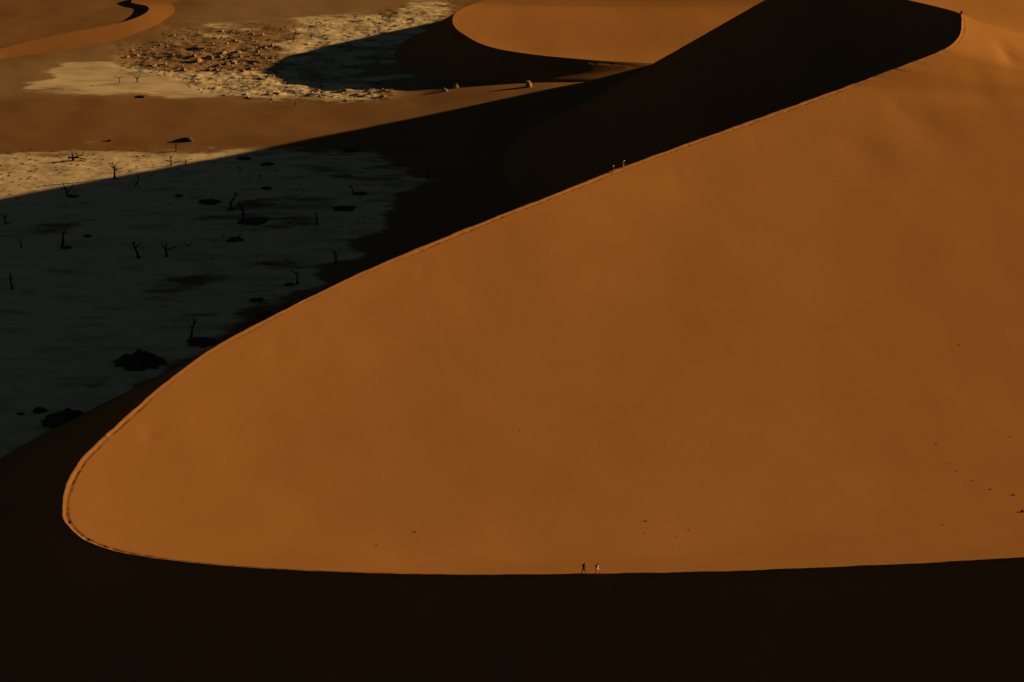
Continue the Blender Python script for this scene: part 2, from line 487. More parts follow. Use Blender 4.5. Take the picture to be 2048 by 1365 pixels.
def lip_strip(P, side, widths=(0, 0.4, 0.9, 1.6, 2.6, 4.0), slope=REPOSE, disp=None):
    tang = np.gradient(P[:, :2], axis=0); tang /= np.linalg.norm(tang, axis=1)[:, None] + 1e-9
    nrm = np.stack([-tang[:, 1], tang[:, 0]], 1) * side
    rows = []
    for w in widths:
        q = P.copy(); q[:, :2] += nrm * w
        if disp is not None: q += disp * math.exp(-w / 1.2)
        q[:, 2] += -slope * w + (0.012 if w == 0 else 0.10 if w < widths[-1] else -0.12)
        rows.append(q)
    V = np.vstack(rows)
    return V, grid_faces(len(widths), len(P), flip=(side > 0))

def merge(parts):
    Vs, Fs, o = [], [], 0
    for V, Fc in parts:
        Vs.append(V); Fs.append(Fc + o); o += len(V)
    return np.vstack(Vs), np.vstack(Fs)

# ---- the big dune: its windward side falls away from the whole crest line, from the near right corner round the
# nose and up to the summit and on behind it; profile(t, arc) is the fall at distance t down the wind
SH = np.array([math.cos(SUN_AZ), math.sin(SUN_AZ)])
def windward(CR, disp, tt, fall):
    sC = np.concatenate([[0], np.cumsum(np.linalg.norm(np.diff(CR, axis=0), axis=1))])
    t = np.asarray(tt)[None, :]; arc = np.repeat(sC[:, None], len(tt), 1)
    G = np.repeat(CR[:, None, :], len(tt), 1).copy()
    G[..., 0] += SH[0] * t; G[..., 1] += SH[1] * t
    G[..., 2] -= fall(t, arc)
    tang = np.gradient(CR[:, :2], axis=0); tang /= np.linalg.norm(tang, axis=1)[:, None] + 1e-9
    sn = np.abs(SH[0] * tang[:, 1] - SH[1] * tang[:, 0])
    dist = t * sn[:, None]                                   # plan distance to the crest, near the crest
    if disp is not None: G += disp[:, None, :] * np.exp(-dist / 1.2)[..., None]
    return G, arc, dist, sC

def step_resample(P, D, step):
    l = length(P); n = max(2, int(l / step)); q = np.linspace(0, l, n)
    return resample(P, q), resample_with(P, D, q)
def resample_with(P, D, q):
    seg = np.linalg.norm(np.diff(P, axis=0), axis=1); sq = np.concatenate([[0], np.cumsum(seg)])
    return np.stack([np.interp(q, sq, D[:, i]) for i in range(3)], 1)

NU_, ND_ = step_resample(N[::-1], DN[::-1], 0.26)
UU_, UD_ = step_resample(U, DU, 0.24)
RR_, RD_ = step_resample(R, DR, 0.8)
CR = np.vstack([NU_[:-1], UU_, RR_[1:]]); CD = np.vstack([ND_[:-1], UD_, RD_[1:]])
s_nose = length(NU_); s_sum = s_nose + length(UU_)
tt = np.concatenate([np.arange(0, 7.01, 0.28), 7 + np.cumsum(0.3 * 1.105 ** np.arange(1, 49))])
def fall_big(t, arc):
    k = sstep(s_sum - 75, s_sum, arc) - 0.35 * sstep(s_sum, s_sum + 60, arc)
    near = sstep(s_nose - 20, s_nose - 110, arc)
    base = 0.085 * t + 6.5 * (1 - np.exp(-t / 70.0))
    return base * (1 - 0.25 * near) + k * (0.12 * t + 2.4 * (1 - np.exp(-t / 14.0)))
G, arc, dC, sC = windward(CR, CD, tt, fall_big)
X, Y = G[..., 0], G[..., 1]
edge = sstep(0, 12, dC)
G[..., 2] += edge * (0.13 * fbm(X * 0.030 + 3, Y * 0.020, 3, 91) + 0.010 * fbm(X * 0.15, Y * 0.1, 3, 95))
# wind-scoured hollows near the summit and a few faint dips
gx_, gy_ = project(G)
for (hx, hy, rad, dep) in [(1735, 312, 3.4, 0.26), (1848, 252, 3.0, 0.26), (1800, 222, 2.6, 0.18), (1960, 170, 3.2, 0.24), (1690, 285, 2.2, 0.12), (1885, 285, 2.4, 0.14), (2015, 110, 3.0, 0.35), (1930, 120, 2.0, 0.14),
                           (845, 543, 1.0, 0.07), (298, 866, 1.3, 0.09), (1350, 345, 1.4, 0.07), (1505, 275, 1.2, 0.08), (1920, 930, 2.5, 0.12), (1985, 960, 2.2, 0.12), (1080, 1105, 2.2, 0.06), (550, 690, 2.0, 0.07), (1530, 610, 2.0, 0.08)]:
    q = np.unravel_index(int(((gx_ - hx) ** 2 + (gy_ - hy) ** 2).argmin()), gx_.shape)
    cx_, cy_ = X[q], Y[q]
    wob = 1 + 0.35 * fbm(X * 0.25, Y * 0.25, 2, int(hx) % 60)
    r2 = ((X - cx_) ** 2 / rad ** 2 + (Y - cy_) ** 2 / (rad * 2.3) ** 2) * wob
    G[..., 2] -= 1.8 * dep * np.exp(-r2) * edge
# trodden path just inside the crest: a ragged trench with footprints and a kicked-up rim
on_path = sstep(s_nose - 95, s_nose - 25, arc) * (arc < s_sum)
pc = 0.50 + 0.20 * fbm(arc * 0.07, arc * 0 + 1.7, 4, 101) + 0.16 * sstep(s_nose + 40, s_nose - 5, arc)
steps = 0.85 + 0.12 * np.sin(arc * 2 * math.pi / 1.5 + 3 * fbm(arc * 0.3, arc * 0, 2, 103)) + 0.5 * fbm(arc * 1.3, dC * 2.5, 3, 105)
tr = np.exp(-((dC - pc) / 0.17) ** 2) * np.clip(steps, 0.2, 1.7)
berm = np.exp(-((dC - pc + 0.34) / 0.15) ** 2) * 0.015
G[..., 2] += on_path * (berm * (0.7 + 0.5 * fbm(arc * 1.5, dC, 2, 107)) - 0.20 * tr * np.clip(0.75 + 0.8 * fbm(arc * 0.05, arc * 0 + 5.1, 3, 109), 0.25, 1.25)) * sstep(0, 0.3, dC)
# slumped clod on the crest left of the nose
cb = at(214, 872, 31.4)
G[..., 2] += 0.25 * np.exp(-((X - cb[0]) ** 2 + (Y - cb[1]) ** 2) / 0.45 ** 2)
big = obj('sand_dune', new_mesh('sand_dune', G.reshape(-1, 3), grid_faces(*G.shape[:2], flip=False)), M_SAND)
tag(big, 'huge sunlit orange dune with a knife-edge curved crest filling the picture', kind='structure')

nA = int(np.linalg.norm(R - at(*R_px[-1]), axis=1).argmin())     # the ridge drops off more steeply behind the second summit
V1 = slip_grid([U, N, R[:nA + 1], R[nA + 1:]], -165, 290, 175, 745, 1.3, slope=[REPOSE, REPOSE, REPOSE, 0.80], seed=1, inner=np.vstack([NU_[:-1:40], UU_[::8], RR_[1::3], CR[-1:], G[-1:, -1], G[:1, -1]]))
parts = [V1, lip_strip(U, 1, disp=DU), lip_strip(N, -1, disp=DN), lip_strip(R[:nA + 1], 1), lip_strip(R[nA:], 1, slope=0.80)]
obj('slip_face', new_mesh('slip_face', *merge(parts)), M_SAND, big)

# ---- the mid-distance dune
C2 = np.vstack([resample(N2[::-1], np.linspace(0, length(N2), 260))[:-1], resample(U2, np.linspace(0, length(U2), 260))])
tt2 = np.concatenate([np.arange(0, 4.1, 0.5), 4 + np.cumsum(0.5 * 1.09 ** np.arange(1, 40))])
G2, a2, d2, _ = windward(C2, None, tt2, lambda t, arc: 0.07 * t + 2.2 * (1 - np.exp(-t / 30.0)))
G2[..., 2] += 0.10 * fbm(G2[..., 0] * 0.05, G2[..., 1] * 0.03, 3, 121) * sstep(0, 10, d2)
mid = obj('sand_dune', new_mesh('mid_dune', G2.reshape(-1, 3), grid_faces(*G2.shape[:2], flip=False)), M_SAND)
tag(mid, 'smaller orange dune with a shaded front face in the middle distance', kind='structure')
V2 = slip_grid([N2, U2], -80, 140, 575, 800, 1.0, toe=1.6, seed=2, inner=np.vstack([C2[::12], C2[-1:], G2[-1:, -1], G2[:1, -1]]))
obj('slip_face', new_mesh('mid_slip', *merge([V2, lip_strip(N2, -1, (0, .6, 1.5)), lip_strip(U2, 1, (0, .6, 1.5))])), M_SAND, mid)

# ---- low ridge far left
def ruled(A_, B_, ncol, nrow, bulge):
    A = resample(A_, np.linspace(0, length(A_), ncol)); B = resample(B_, np.linspace(0, length(B_), ncol))
    k = np.linspace(0, 1, nrow)[:, None, None]
    G = A[None] * (1 - k) + B[None] * k
    zc = A[None, :, 2]; kk = k[..., 0]
    G[..., 2] = zc * (1 - kk) ** 1.25 * (1 + bulge * kk) - 0.35 * kk
    return G
G3 = ruled(N3, F3, 320, 40, 0.35)
gadd = ground_z(G3[..., 0], G3[..., 1]); G3[..., 2] += gadd * np.linspace(0, 1, 40)[:, None]
low = obj('sand_dune', new_mesh('low_dune', G3.reshape(-1, 3), grid_faces(40, 320, flip=True)), M_SAND)
tag(low, 'low bright orange sand ridge with a kinked crest at upper left', kind='structure')
V3 = slip_grid([N3], -260, -60, 600, 800, 0.8, toe=0.5, slope=0.6, seed=3)
obj('slip_face', new_mesh('low_slip', *merge([V3, lip_strip(N3, 1, (0, .5, 1.2), 0.6)])), M_SAND, low)

# ------------------------------------------------------------------ small tools for things
def tube(bm, path, radii, n=6):
    path = [Vector(p) for p in path]
    rings = []
    for i, p in enumerate(path):
        a = path[max(i - 1, 0)]; b = path[min(i + 1, len(path) - 1)]
        d = (b - a).normalized()
        u = d.orthogonal().normalized() if abs(d.z) < 0.2 else Vector((1, 0, 0)).cross(d).normalized()
        w = d.cross(u)
        rings.append([bm.verts.new(p + (u * math.cos(2 * math.pi * k / n) + w * math.sin(2 * math.pi * k / n)) * radii[i]) for k in range(n)])
    for r0, r1 in zip(rings, rings[1:]):
        for k in range(n):
            bm.faces.new((r0[k], r0[(k + 1) % n], r1[(k + 1) % n], r1[k]))
    bm.faces.new(rings[0][::-1]); bm.faces.new(rings[-1])

def bm_mesh(name, bm, smooth=True):
    me = bpy.data.meshes.new(name)
    bmesh.ops.recalc_face_normals(bm, faces=bm.faces)
    bm.to_mesh(me); bm.free()
    if smooth:
        for p in me.polygons: p.use_smooth = True
    return me

def empty(name, loc, rz=0.0):
    o = bpy.data.objects.new(name, None); C.objects.link(o)
    o.empty_display_size = 0.5
    o.location = [float(v) for v in loc]; o.rotation_euler = (0, 0, rz)
    return o

def on_ground(px, py):
    p = at(px, py, 0)
    for _ in range(6):
        p = at(px, py, gz(p[0], p[1]))
    return p

# ------------------------------------------------------------------ dead trees
def wiggle(path, amount, rnd):
    """subdivide a branch path and make it crooked"""
    outp = [Vector(path[0])]
    for a, b in zip(path, path[1:]):
        a = Vector(a); b = Vector(b); l = (b - a).length
        for f in (0.35, 0.7):
            outp.append(a.lerp(b, f) + Vector((rnd.uniform(-1, 1), rnd.uniform(-1, 1), rnd.uniform(-.3, .3))) * l * amount)
        outp.append(b)
    return outp

def dead_tree(px, py, hpx, branches, label, thick=1.0, group='dead trees on the clay pan'):
    """branches: list of paths in units of the tree height (x right, z up); the first is the trunk"""
    rnd = random.Random(int(px * 13 + py * 7))
    b = on_ground(px, py)
    h = hpx / (px_per_m(px, py) * cT)
    root = empty('dead_tree', b - np.array([0, 0, 0.05]))
    tag(root, label, 'tree', group)
    for i, br in enumerate(branches):
        path = []
        for q in br:
            yv = q[2] if len(q) > 2 else rnd.uniform(-.12, .12) * q[1]
            path.append(Vector((q[0] * h, yv * h, q[1] * h)))
        path = wiggle(path, 0.07, rnd)
        r0 = (0.052 if i == 0 else 0.032) * h * thick + 0.06
        n = len(path)
        rad = [max(r0 * (1 - 0.72 * k / (n - 1)), 0.035) for k in range(n)]
        if i == 0: rad[0] *= 1.7; path[0] = path[0] - Vector((0, 0, 0.15))
        bm = bmesh.new(); tube(bm, path, rad)
        # thin twigs on each limb
        for t_ in range(rnd.randint(1, 3)):
            k = rnd.randint(n // 2, n - 1)
            d = Vector((rnd.uniform(-1, 1), rnd.uniform(-1, 1), rnd.uniform(.1, 1))).normalized() * h * rnd.uniform(.06, .14)
            tube(bm, [path[k], path[k] + d * .55, path[k] + d + Vector((0, 0, .02 * h))], [0.035 + .004 * h, 0.03 + .002 * h, 0.02], 4)
        obj('trunk' if i == 0 else 'branch', bm_mesh('limb', bm), M_WOOD, root)
    return root

V_ = lambda *a: list(a)
dead_tree(239, 166, 12, [[(0, 0), (.05, .5), (0, .85)], [(0, .8), (-.6, .95), (-1.0, .85)], [(0, .8), (.5, .95), (.8, .88)]], 'flat-topped dead tree on the far sunlit clay, left of a forked one')
dead_tree(275, 165, 17, [[(0, 0), (0, .5), (.02, .75)], [(0, .3), (-.25, .7), (-.38, 1.0)], [(0, .35), (.25, .7), (.38, .98)]], 'three-stemmed dead tree standing on the far sunlit clay')
dead_tree(329, 151, 15, [[(0, 0), (.05, .5), (.1, 1.0)]], 'single thin dead trunk at the back edge of the far sunlit clay')
dead_tree(587, 79, 20, [[(0, 0), (.1, .45), (.22, 1.0)], [(.15, .6), (.35, .75)]], 'slim leaning dead trunk above the tip of the mid dune shadow')
dead_tree(765, 40, 12, [[(0, 0), (-.05, .6), (-.1, 1.0)], [(-.03, .4), (.3, .8)]], 'left one of two bare trees on the pale clay beyond the mid dune')
dead_tree(779, 42, 12, [[(0, 0), (.05, .5), (-.05, 1.0)], [(.03, .5), (.3, .9)]], 'right one of two bare trees on the pale clay beyond the mid dune')
dead_tree(749, 55, 7, [[(0, 0), (.1, 1.0)], [(.05, .5), (.5, .8)]], 'stubby dead trunk on the clay nearest the mid dune shadow')
dead_tree(591, 212, 10, [[(0, 0), (.05, .55), (0, 1.0)], [(0, .5), (-.3, .75)]], 'small lone stump on brown sand below the far rubble')
dead_tree(147, 321, 17, [[(0, 0), (-.05, .5), (-.1, 1.0)], [(0, .25), (-.4, .45), (-.55, .1)], [(0, .3), (.6, .35), (1.5, .1)], [(.1, .3), (.5, .5), (1.1, .6), (1.2, 1.1)]], 'toppled dead tree with sprawling limbs on the sunlit near clay', 2.6)
dead_tree(352, 303, 18, [[(0, 0), (.03, .5), (0, 1.0)], [(.02, .6), (.15, .8)]], 'thin straight dead trunk on the back edge of the near clay')
dead_tree(342, 331, 19, [[(0, 0), (0, .6), (.03, 1.0)], [(0, .7), (.18, .95)]], 'slim dead trunk rooted where the dune shadow begins', 1.2)
dead_tree(229, 357, 31, [[(0, 0), (.05, .4), (.03, .6), (-.05, 1.0)], [(.04, .5), (.3, .7)], [(.03, .6), (-.25, .85)], [(.04, .55), (.18, .9)]], 'Y-shaped dead tree with its top in sunlight at the shadow edge', 1.2)
dead_tree(271, 371, 22, [[(0, 0), (.2, .3), (.3, .6), (.35, 1.0)], [(.2, .3), (-.1, .25)], [(.3, .6), (.1, .9)]], 'right-leaning dead tree just inside the shadow edge')
dead_tree(136, 393, 27, [[(0, 0), (-.08, .4), (-.25, 1.0)], [(-.05, .3), (.3, .6), (.45, .95)], [(-.1, .5), (-.5, .75)], [(0, .1), (.8, .05)]], 'wide V-shaped dead tree near the shadow edge at left')
dead_tree(11, 448, 25, [[(0, 0), (0, .4), (-.2, .95)], [(0, .4), (.2, .75)], [(0, .05), (.5, .1)]], 'small forked dead tree beside the left picture edge')
dead_tree(125, 495, 34, [[(0, 0), (.05, .5), (.1, .85), (.22, 1.0)], [(.1, .85), (.25, .8)]], 'tall single dead trunk with a hooked top in the shaded pan', 1.3)
dead_tree(43, 496, 16, [[(0, 0), (-.08, .6), (-.1, 1.0)], [(-.05, .6), (.2, .9)]], 'short faint dead stump at far left of the shaded pan')
dead_tree(277, 516, 35, [[(0, 0), (-.1, .45), (-.18, .7), (-.25, 1.0)], [(-.1, .6), (.1, .75), (.2, .8)], [(-.2, .75), (-.12, .98)]], 'Y-shaped dead tree left of a broader forked tree on dark clay', 1.1)
dead_tree(333, 513, 30, [[(0, 0), (0, .5), (.05, 1.0)], [(0, .4), (-.2, .7), (-.35, .95)], [(0, .42), (.4, .55), (.85, .78)]], 'broad three-armed dead tree in the middle of the shaded pan', 1.2)
dead_tree(377, 492, 11, [[(0, 0), (-.4, .2), (-.55, 1.0)], [(0, 0.05), (.4, .15), (.5, .95)]], 'U-shaped pair of dead stumps right of the three-armed tree', 1.6)
dead_tree(462, 418, 33, [[(0, 0), (.0, .35), (.15, .55), (.27, .75), (.25, 1.0)], [(.25, .9), (.38, .85)]], 'crooked S-shaped dead trunk left of the tallest shaded tree', 1.3)
dead_tree(487, 441, 38, [[(0, 0), (0, .4), (-.08, .75), (-.18, 1.0)], [(-.05, .7), (-.15, .72)], [(-.04, .5), (-.2, .55)]], 'tallest dead trunk in the shaded pan, standing in a dark mound', 1.3)
dead_tree(24, 578, 33, [[(0, 0), (-.05, .5), (0, 1.0)], [(-.03, .5), (.15, .8)]], 'dim upright dead trunk low at the left edge of the shaded pan')
dead_tree(372, 330, 12, [[(0, 0), (0, 1.0)], [(0, .5), (.3, .8)]], 'tiny dead trunk right of the one on the shadow line')
dead_tree(480, 343, 12, [[(0, 0), (.05, 1.0)], [(0, .5), (-.3, .85)]], 'tiny dead trunk in shade above the crooked S-shaped one')
dead_tree(708, 388, 18, [[(0, 0), (-.1, .5), (-.3, .9), (-.5, .95)], [(-.2, .7), (-.55, .75)], [(0, .05), (.8, .08), (1.6, .12)]], 'hook-topped dead tree with a fallen log beside it', 1.3)
dead_tree(634, 450, 27, [[(0, 0), (0, .5), (-.02, .75), (-.2, 1.0)]], 'bare dead pole with a bent tip in the right of the shaded pan', 1.1)
dead_tree(858, 360, 20, [[(0, 0), (-.05, .5), (-.1, 1.0)], [(0, .4), (.2, .8)]], 'faint dead tree nearest the dark sand slope at right')
dead_tree(716, 299, 8, [[(0, 0), (0, 1.0)], [(0, .6), (-.5, .9)]], 'tiny dead stump on a mound near the top of the shade', 1.4)
dead_tree(672, 527, 29, [[(0, 0), (-.02, .5), (-.1, 1.0)], [(0, .3), (.15, .7), (.2, .85)], [(-.03, .6), (-.3, .95)]], 'three-pronged dead tree on the shaded dune foot')
dead_tree(594, 568, 25, [[(0, 0), (.05, .5), (.0, .8)], [(.02, .75), (-.25, .95), (-.45, 1.0)], [(.02, .75), (.2, .9)]], 'T-shaped dead tree at the foot of the dark slope', 1.5)
dead_tree(520, 357, 9, [[(0, 0), (.05, .6), (.0, 1.0)], [(0, .5), (.5, .7)]], 'low dead stump among dark mounds right of centre shade', 1.6)
dead_tree(476, 480, 20, [[(0, 0), (.1, .4), (.35, 1.0)]], 'thin stick-like dead trunk leaning right from a low mound')
dead_tree(379, 681, 49, [[(0, 0), (.1, .3), (.2, .65), (.24, 1.0)], [(.2, .65), (.32, .8)], [(.15, .5), (.06, .62)]], 'nearest dead tree, leaning right out of a dark shrub mound', 0.9)
dead_tree(486, 103, 11, [[(0, 0), (-.15, .5), (-.1, 1.0)], [(-.05, .3), (-.7, .15)], [(0, .2), (.5, .3)]], 'black broken stump with a long shadow in the far hummocks', 2.5)
dead_tree(378, 69, 7, [[(0, 0), (-.05, 1.0)], [(0, .5), (.6, .6)]], 'small stump casting a long shadow on far brown sand', 2.2)

# ------------------------------------------------------------------ dark shrub mounds
def mound_mesh(w, d, h, seed, n=34, rough=0.34):
    """low irregular heap, footprint w x d"""
    r = np.linspace(0, 1, 9); a = np.linspace(0, 2 * math.pi, n, endpoint=False)
    V = [(0, 0, h)]
    for i, rr in enumerate(r[1:]):
        for aa in a:
            k = 1 + rough * float(fbm(np.array([2.6 * math.cos(aa) + seed]), np.array([2.6 * math.sin(aa) + seed * 1.7]), 4, seed % 50, .55)[0])
            x = .5 * w * rr * k * math.cos(aa); y = .5 * d * rr * k * math.sin(aa)
            z = h * (1 - rr ** 2.3) * (1 + rough * 1.1 * float(fbm(np.array([x * 1.3 / max(w, .1) * 4 + seed]), np.array([y / max(d, .1) * 4]), 3, (seed + 7) % 50)[0])) - (0.12 if i == 7 else 0)
            V.append((x, y, z))
    Fc = []
    for k in range(n): Fc.append((0, 1 + k, 1 + (k + 1) % n))
    for i in range(7):
        for k in range(n):
            p = 1 + i * n
            Fc.append((p + k, p + n + k, p + n + (k + 1) % n, p + (k + 1) % n))
    return new_mesh('mound', V, Fc)

def twig_mesh(w, d, h, n, seed, ln=0.5, thick=0.025):
    rnd = random.Random(seed)
    bm = bmesh.new()
    for _ in range(n):
        a = rnd.uniform(0, 6.283); r = math.sqrt(rnd.random()) * .46
        x, y = w * r * math.cos(a), d * r * math.sin(a)
        z = h * max(0, 1 - (2 * r) ** 1.6) * .9
        dr = Vector((rnd.gauss(0, .6), rnd.gauss(0, .6), rnd.uniform(.3, 1))).normalized() * ln * rnd.uniform(.5, 1.3)
        p = Vector((x, y, z)); s_ = dr.orthogonal().normalized() * thick
        q = p + dr
        c_ = s_.cross(dr).normalized() * thick
        v = [bm.verts.new(u) for u in (p - s_, p + s_, p + c_, q)]
        bm.faces.new((v[0], v[1], v[3])); bm.faces.new((v[1], v[2], v[3])); bm.faces.new((v[2], v[0], v[3]))
    return bm_mesh('twigs', bm, False)

def shrub(px, py, wpx, hpx, label, twigs=180, group='dark shrub mounds on the pan', depth=0.7, name='dry_shrub', m1=None, m2=None, cat='shrub'):
    p = on_ground(px, py); k = px_per_m(px, py)
    w = .84 * wpx / k; h = hpx / k / cT * .72
    o = empty(name, p); tag(o, label, cat, group)
    sd = int(px * 3 + py)
    obj('mound', mound_mesh(w, w * depth, h, sd), m1 or M_SHRUB, o)
    obj('twigs', twig_mesh(w, w * depth, h, twigs, sd, ln=max(.25, h * .55)), m2 or M_SHRUB, o)['kind'] = 'stuff'
    return o

shrub(285, 728, 115, 26, 'largest dark shrub mound on the shaded clay beside the dune crest', 420)
shrub(402, 687, 70, 15, 'dark shrub mound around the nearest leaning dead tree', 220)
shrub(135, 843, 105, 27, 'dark lumpy shrub mound nearest the nose of the dune', 380)
shrub(185, 836, 55, 12, 'low dark tail of brush right of the nearest lumpy mound', 140)
shrub(80, 824, 36, 11, 'small blurred shrub mound behind the nearest lumpy one', 90)
shrub(42, 829, 22, 5, 'flat little brush patch at far left near the dune nose', 40)
shrub(110, 869, 16, 6, 'tiny dark tuft on clay below the lumpy mound, left', 30)
shrub(150, 869, 20, 9, 'tiny dark tuft on clay below the lumpy mound, right', 30)
shrub(503, 443, 74, 7, 'flat dark brush heap around the tallest dead trunk', 150)
shrub(462, 420, 24, 4, 'small brush heap at the foot of the S-shaped trunk', 50)
shrub(417, 406, 56, 8, 'long low dark mound left of the S-shaped trunk', 120)
shrub(358, 393, 22, 5, 'little dark mound below the shadow edge, mid pan', 40)
shrub(722, 388, 36, 5, 'flat brush along the fallen log of the hook-topped tree', 60)
shrub(690, 418, 50, 6, 'flat dark streak of brush below the hook-topped tree', 100)
shrub(533, 378, 30, 5, 'small dark mound right of the low stump', 50)
shrub(535, 329, 36, 5, 'low dark mound in the shade near the sunlit strip', 60)
shrub(487, 318, 34, 5, 'small dark mound closest to the right end of the sunlit strip', 60)
shrub(470, 481, 40, 7, 'low mound under the thin leaning stick tree', 80)
shrub(700, 302, 34, 5, 'dark mound beneath the tiny stump near the top of the shade', 60)
shrub(148, 394, 24, 4, 'brush at the foot of the wide V-shaped tree', 40)
shrub(133, 496, 26, 4, 'brush at the foot of the tall hooked trunk', 40)
shrub(176, 473, 22, 4, 'lone flat mound between the hooked trunk and the Y-shaped trees', 40)
shrub(530, 632, 40, 10, 'dark brush clump against the dune crest, left of the T-shaped tree', 90)
shrub(515, 601, 34, 6, 'small dark brush on the clay edge below the T-shaped tree', 60)
shrub(580, 570, 26, 5, 'brush at the foot of the T-shaped dead tree', 40)
shrub(373, 281, 36, 6, 'dark flat bush alone on the sunlit brown sand strip', 120, 'bushes on the sunlit sand')
shrub(220, 282, 13, 3, 'tiny dark bush on the brown sand strip, left of the flat bush', 30, 'bushes on the sunlit sand')
shrub(284, 194, 28, 4, 'flat dark bush at the lower edge of the far clay', 70, 'bushes on the sunlit sand')
shrub(1057, 174, 15, 15, 'pale grassy hummock with a long shadow below the mid dune', 160, 'grassy hummocks below the mid dune', .9, 'grass_hummock', M_STRAW, M_STRAW, 'hummock')
shrub(890, 183, 12, 9, 'left one of two pale grassy hummocks at the mid dune shadow edge', 90, 'grassy hummocks below the mid dune', .9, 'grass_hummock', M_STRAW, M_STRAW, 'hummock')
shrub(912, 176, 13, 9, 'right one of two pale grassy hummocks at the mid dune shadow edge', 90, 'grassy hummocks below the mid dune', .9, 'grass_hummock', M_STRAW, M_STRAW, 'hummock')
shrub(1110, 143, 8, 4, 'tiny grassy hummock just under the mid dune crest', 40, 'grassy hummocks below the mid dune', .9, 'grass_hummock', M_STRAW, M_STRAW, 'hummock')

# ------------------------------------------------------------------ hummocks and rubble of the far pan
hum_meshes = []
for i in range(7):
    me = mound_mesh(1.0, 0.9, 0.36, 200 + i * 9, 18, 0.34); me.materials.append(M_HUM); hum_meshes.append(me)
HUM = [(255, 115, 14), (298, 117, 10), (303, 134, 15), (310, 131, 10), (330, 129, 9), (397, 124, 18), (388, 113, 11), (420, 116, 15), (438, 115, 14), (450, 120, 12), (454, 130, 15),
       (437, 133, 11), (432, 141, 13), (418, 142, 13), (404, 142, 11), (367, 141, 13), (354, 139, 9), (480, 114, 12), (496, 114, 11), (466, 127, 18), (476, 106, 16), (506, 129, 12),
       (486, 145, 14), (501, 139, 12), (447, 106, 13), (453, 88, 9), (470, 82, 9), (478, 84, 8), (346, 111, 10), (272, 112, 12), (318, 122, 8), (515, 104, 14), (530, 96, 12), (545, 92, 10),
       (525, 71, 10), (505, 70, 9), (690, 181, 12), (740, 189, 12), (640, 168, 10), (600, 155, 9), (765, 193, 10)]
ORD = 'first second third fourth fifth sixth seventh eighth ninth tenth eleventh twelfth thirteenth fourteenth fifteenth sixteenth seventeenth eighteenth nineteenth twentieth'.split()
def ordinal(n):
    if n <= 20: return ORD[n - 1]
    tens = {2: 'twenty', 3: 'thirty', 4: 'forty', 5: 'fifty'}[n // 10]
    return tens + '-' + ORD[n % 10 - 1] if n % 10 else {3: 'thirtieth', 4: 'fortieth', 5: 'fiftieth'}[n // 10]
HUM.sort()
for i, (px, py, w) in enumerate(HUM):
    o = obj('sand_hummock', hum_meshes[i % 7])
    p = on_ground(px, py); k = w / px_per_m(px, py)
    o.location = [float(q) for q in p]; o.rotation_euler = (0, 0, random.uniform(0, 6.28))
    o.scale = (k * random.uniform(.8, 1.2), k * random.uniform(.7, 1.1), k * random.uniform(.55, 1.15))
    tag(o, 'crumbling sand hummock on the far sunlit pan, %s from the left' % ordinal(i + 1), 'hummock', 'crumbling hummocks of the far pan')

def clods(n, region, smin, smax, seed, tall=0.7, keep=None):
    rnd = random.Random(seed); V = []; Fc = []
    cube = [(-1, -1, -1), (1, -1, -1), (1, 1, -1), (-1, 1, -1), (-1, -1, 1), (1, -1, 1), (1, 1, 1), (-1, 1, 1)]
    fs = [(0, 3, 2, 1), (4, 5, 6, 7), (0, 1, 5, 4), (1, 2, 6, 5), (2, 3, 7, 6), (3, 0, 4, 7)]
    pos = []
    while len(pos) < n:
        x = rnd.uniform(region[0], region[2]); y = rnd.uniform(region[1], region[3])
        if keep is not None:
            if keep(x, y, rnd): pos.append(at(x, y, 0))
        elif float(sample(RM, np.array([x]), np.array([y]))[0]) * (0.5 + 0.9 * float(fbm(np.array([x * .03]), np.array([y * .09]), 3, 77)[0])) > rnd.random() * .8:
            pos.append(at(x, y, 0))
    pos = np.array(pos); zz = ground_z(pos[:, 0], pos[:, 1])
    for p, z in zip(pos, zz):
        s_ = smin * (smax / smin) ** (rnd.random() ** 2); a = rnd.uniform(0, 6.28)
        sx, sy, sz = s_ * rnd.uniform(.6, 2.2), s_ * rnd.uniform(.5, 1), s_ * rnd.uniform(.4, 1) * tall
        b = len(V)
        for c in cube:
            j = [q * rnd.uniform(.55, 1.1) for q in c]
            x, y = j[0] * sx, j[1] * sy
            V.append((p[0] + x * math.cos(a) - y * math.sin(a), p[1] + x * math.sin(a) + y * math.cos(a), z + j[2] * sz + sz * .3))
        Fc += [tuple(b + q for q in f) for f in fs]
    return new_mesh('clods', V, np.array(Fc), False)
o = obj('clay_rubble', clods(1500, (235, 60, 900, 212), 0.08, 0.5, 5, .5), M_CLOD)
tag(o, 'broken clay crust and clods strewn over the far pan', kind='stuff')
o = obj('clay_rubble', clods(500, (520, 0, 920, 112), 0.08, 0.4, 6, .5), M_CLOD)
tag(o, 'scattered clay crumbs on the pale ground beyond the mid dune', kind='stuff')
o = obj('driftwood_litter', clods(700, (-20, 300, 860, 560), 0.06, 0.28, 8, .6), M_WOOD)
tag(o, 'fine dead wood and crumbs littering the near clay pan', kind='stuff')
o = obj('driftwood_litter', clods(240, (-10, 302, 480, 392), 0.08, 0.36, 12, .45,
        lambda x, y, r: y < 390 - .185 * x and float(fbm(np.array([x * .02]), np.array([y * .08]), 2, 33)[0]) > r.uniform(-.7, .3)), M_WOOD)
tag(o, 'dead wood and crumbs lying on the sunlit strip of near clay', kind='stuff')
o = obj('driftwood_litter', clods(900, (235, 20, 905, 212), 0.07, 0.42, 9, .6), M_WOOD)
tag(o, 'fine dead wood scattered over the far clay', kind='stuff')

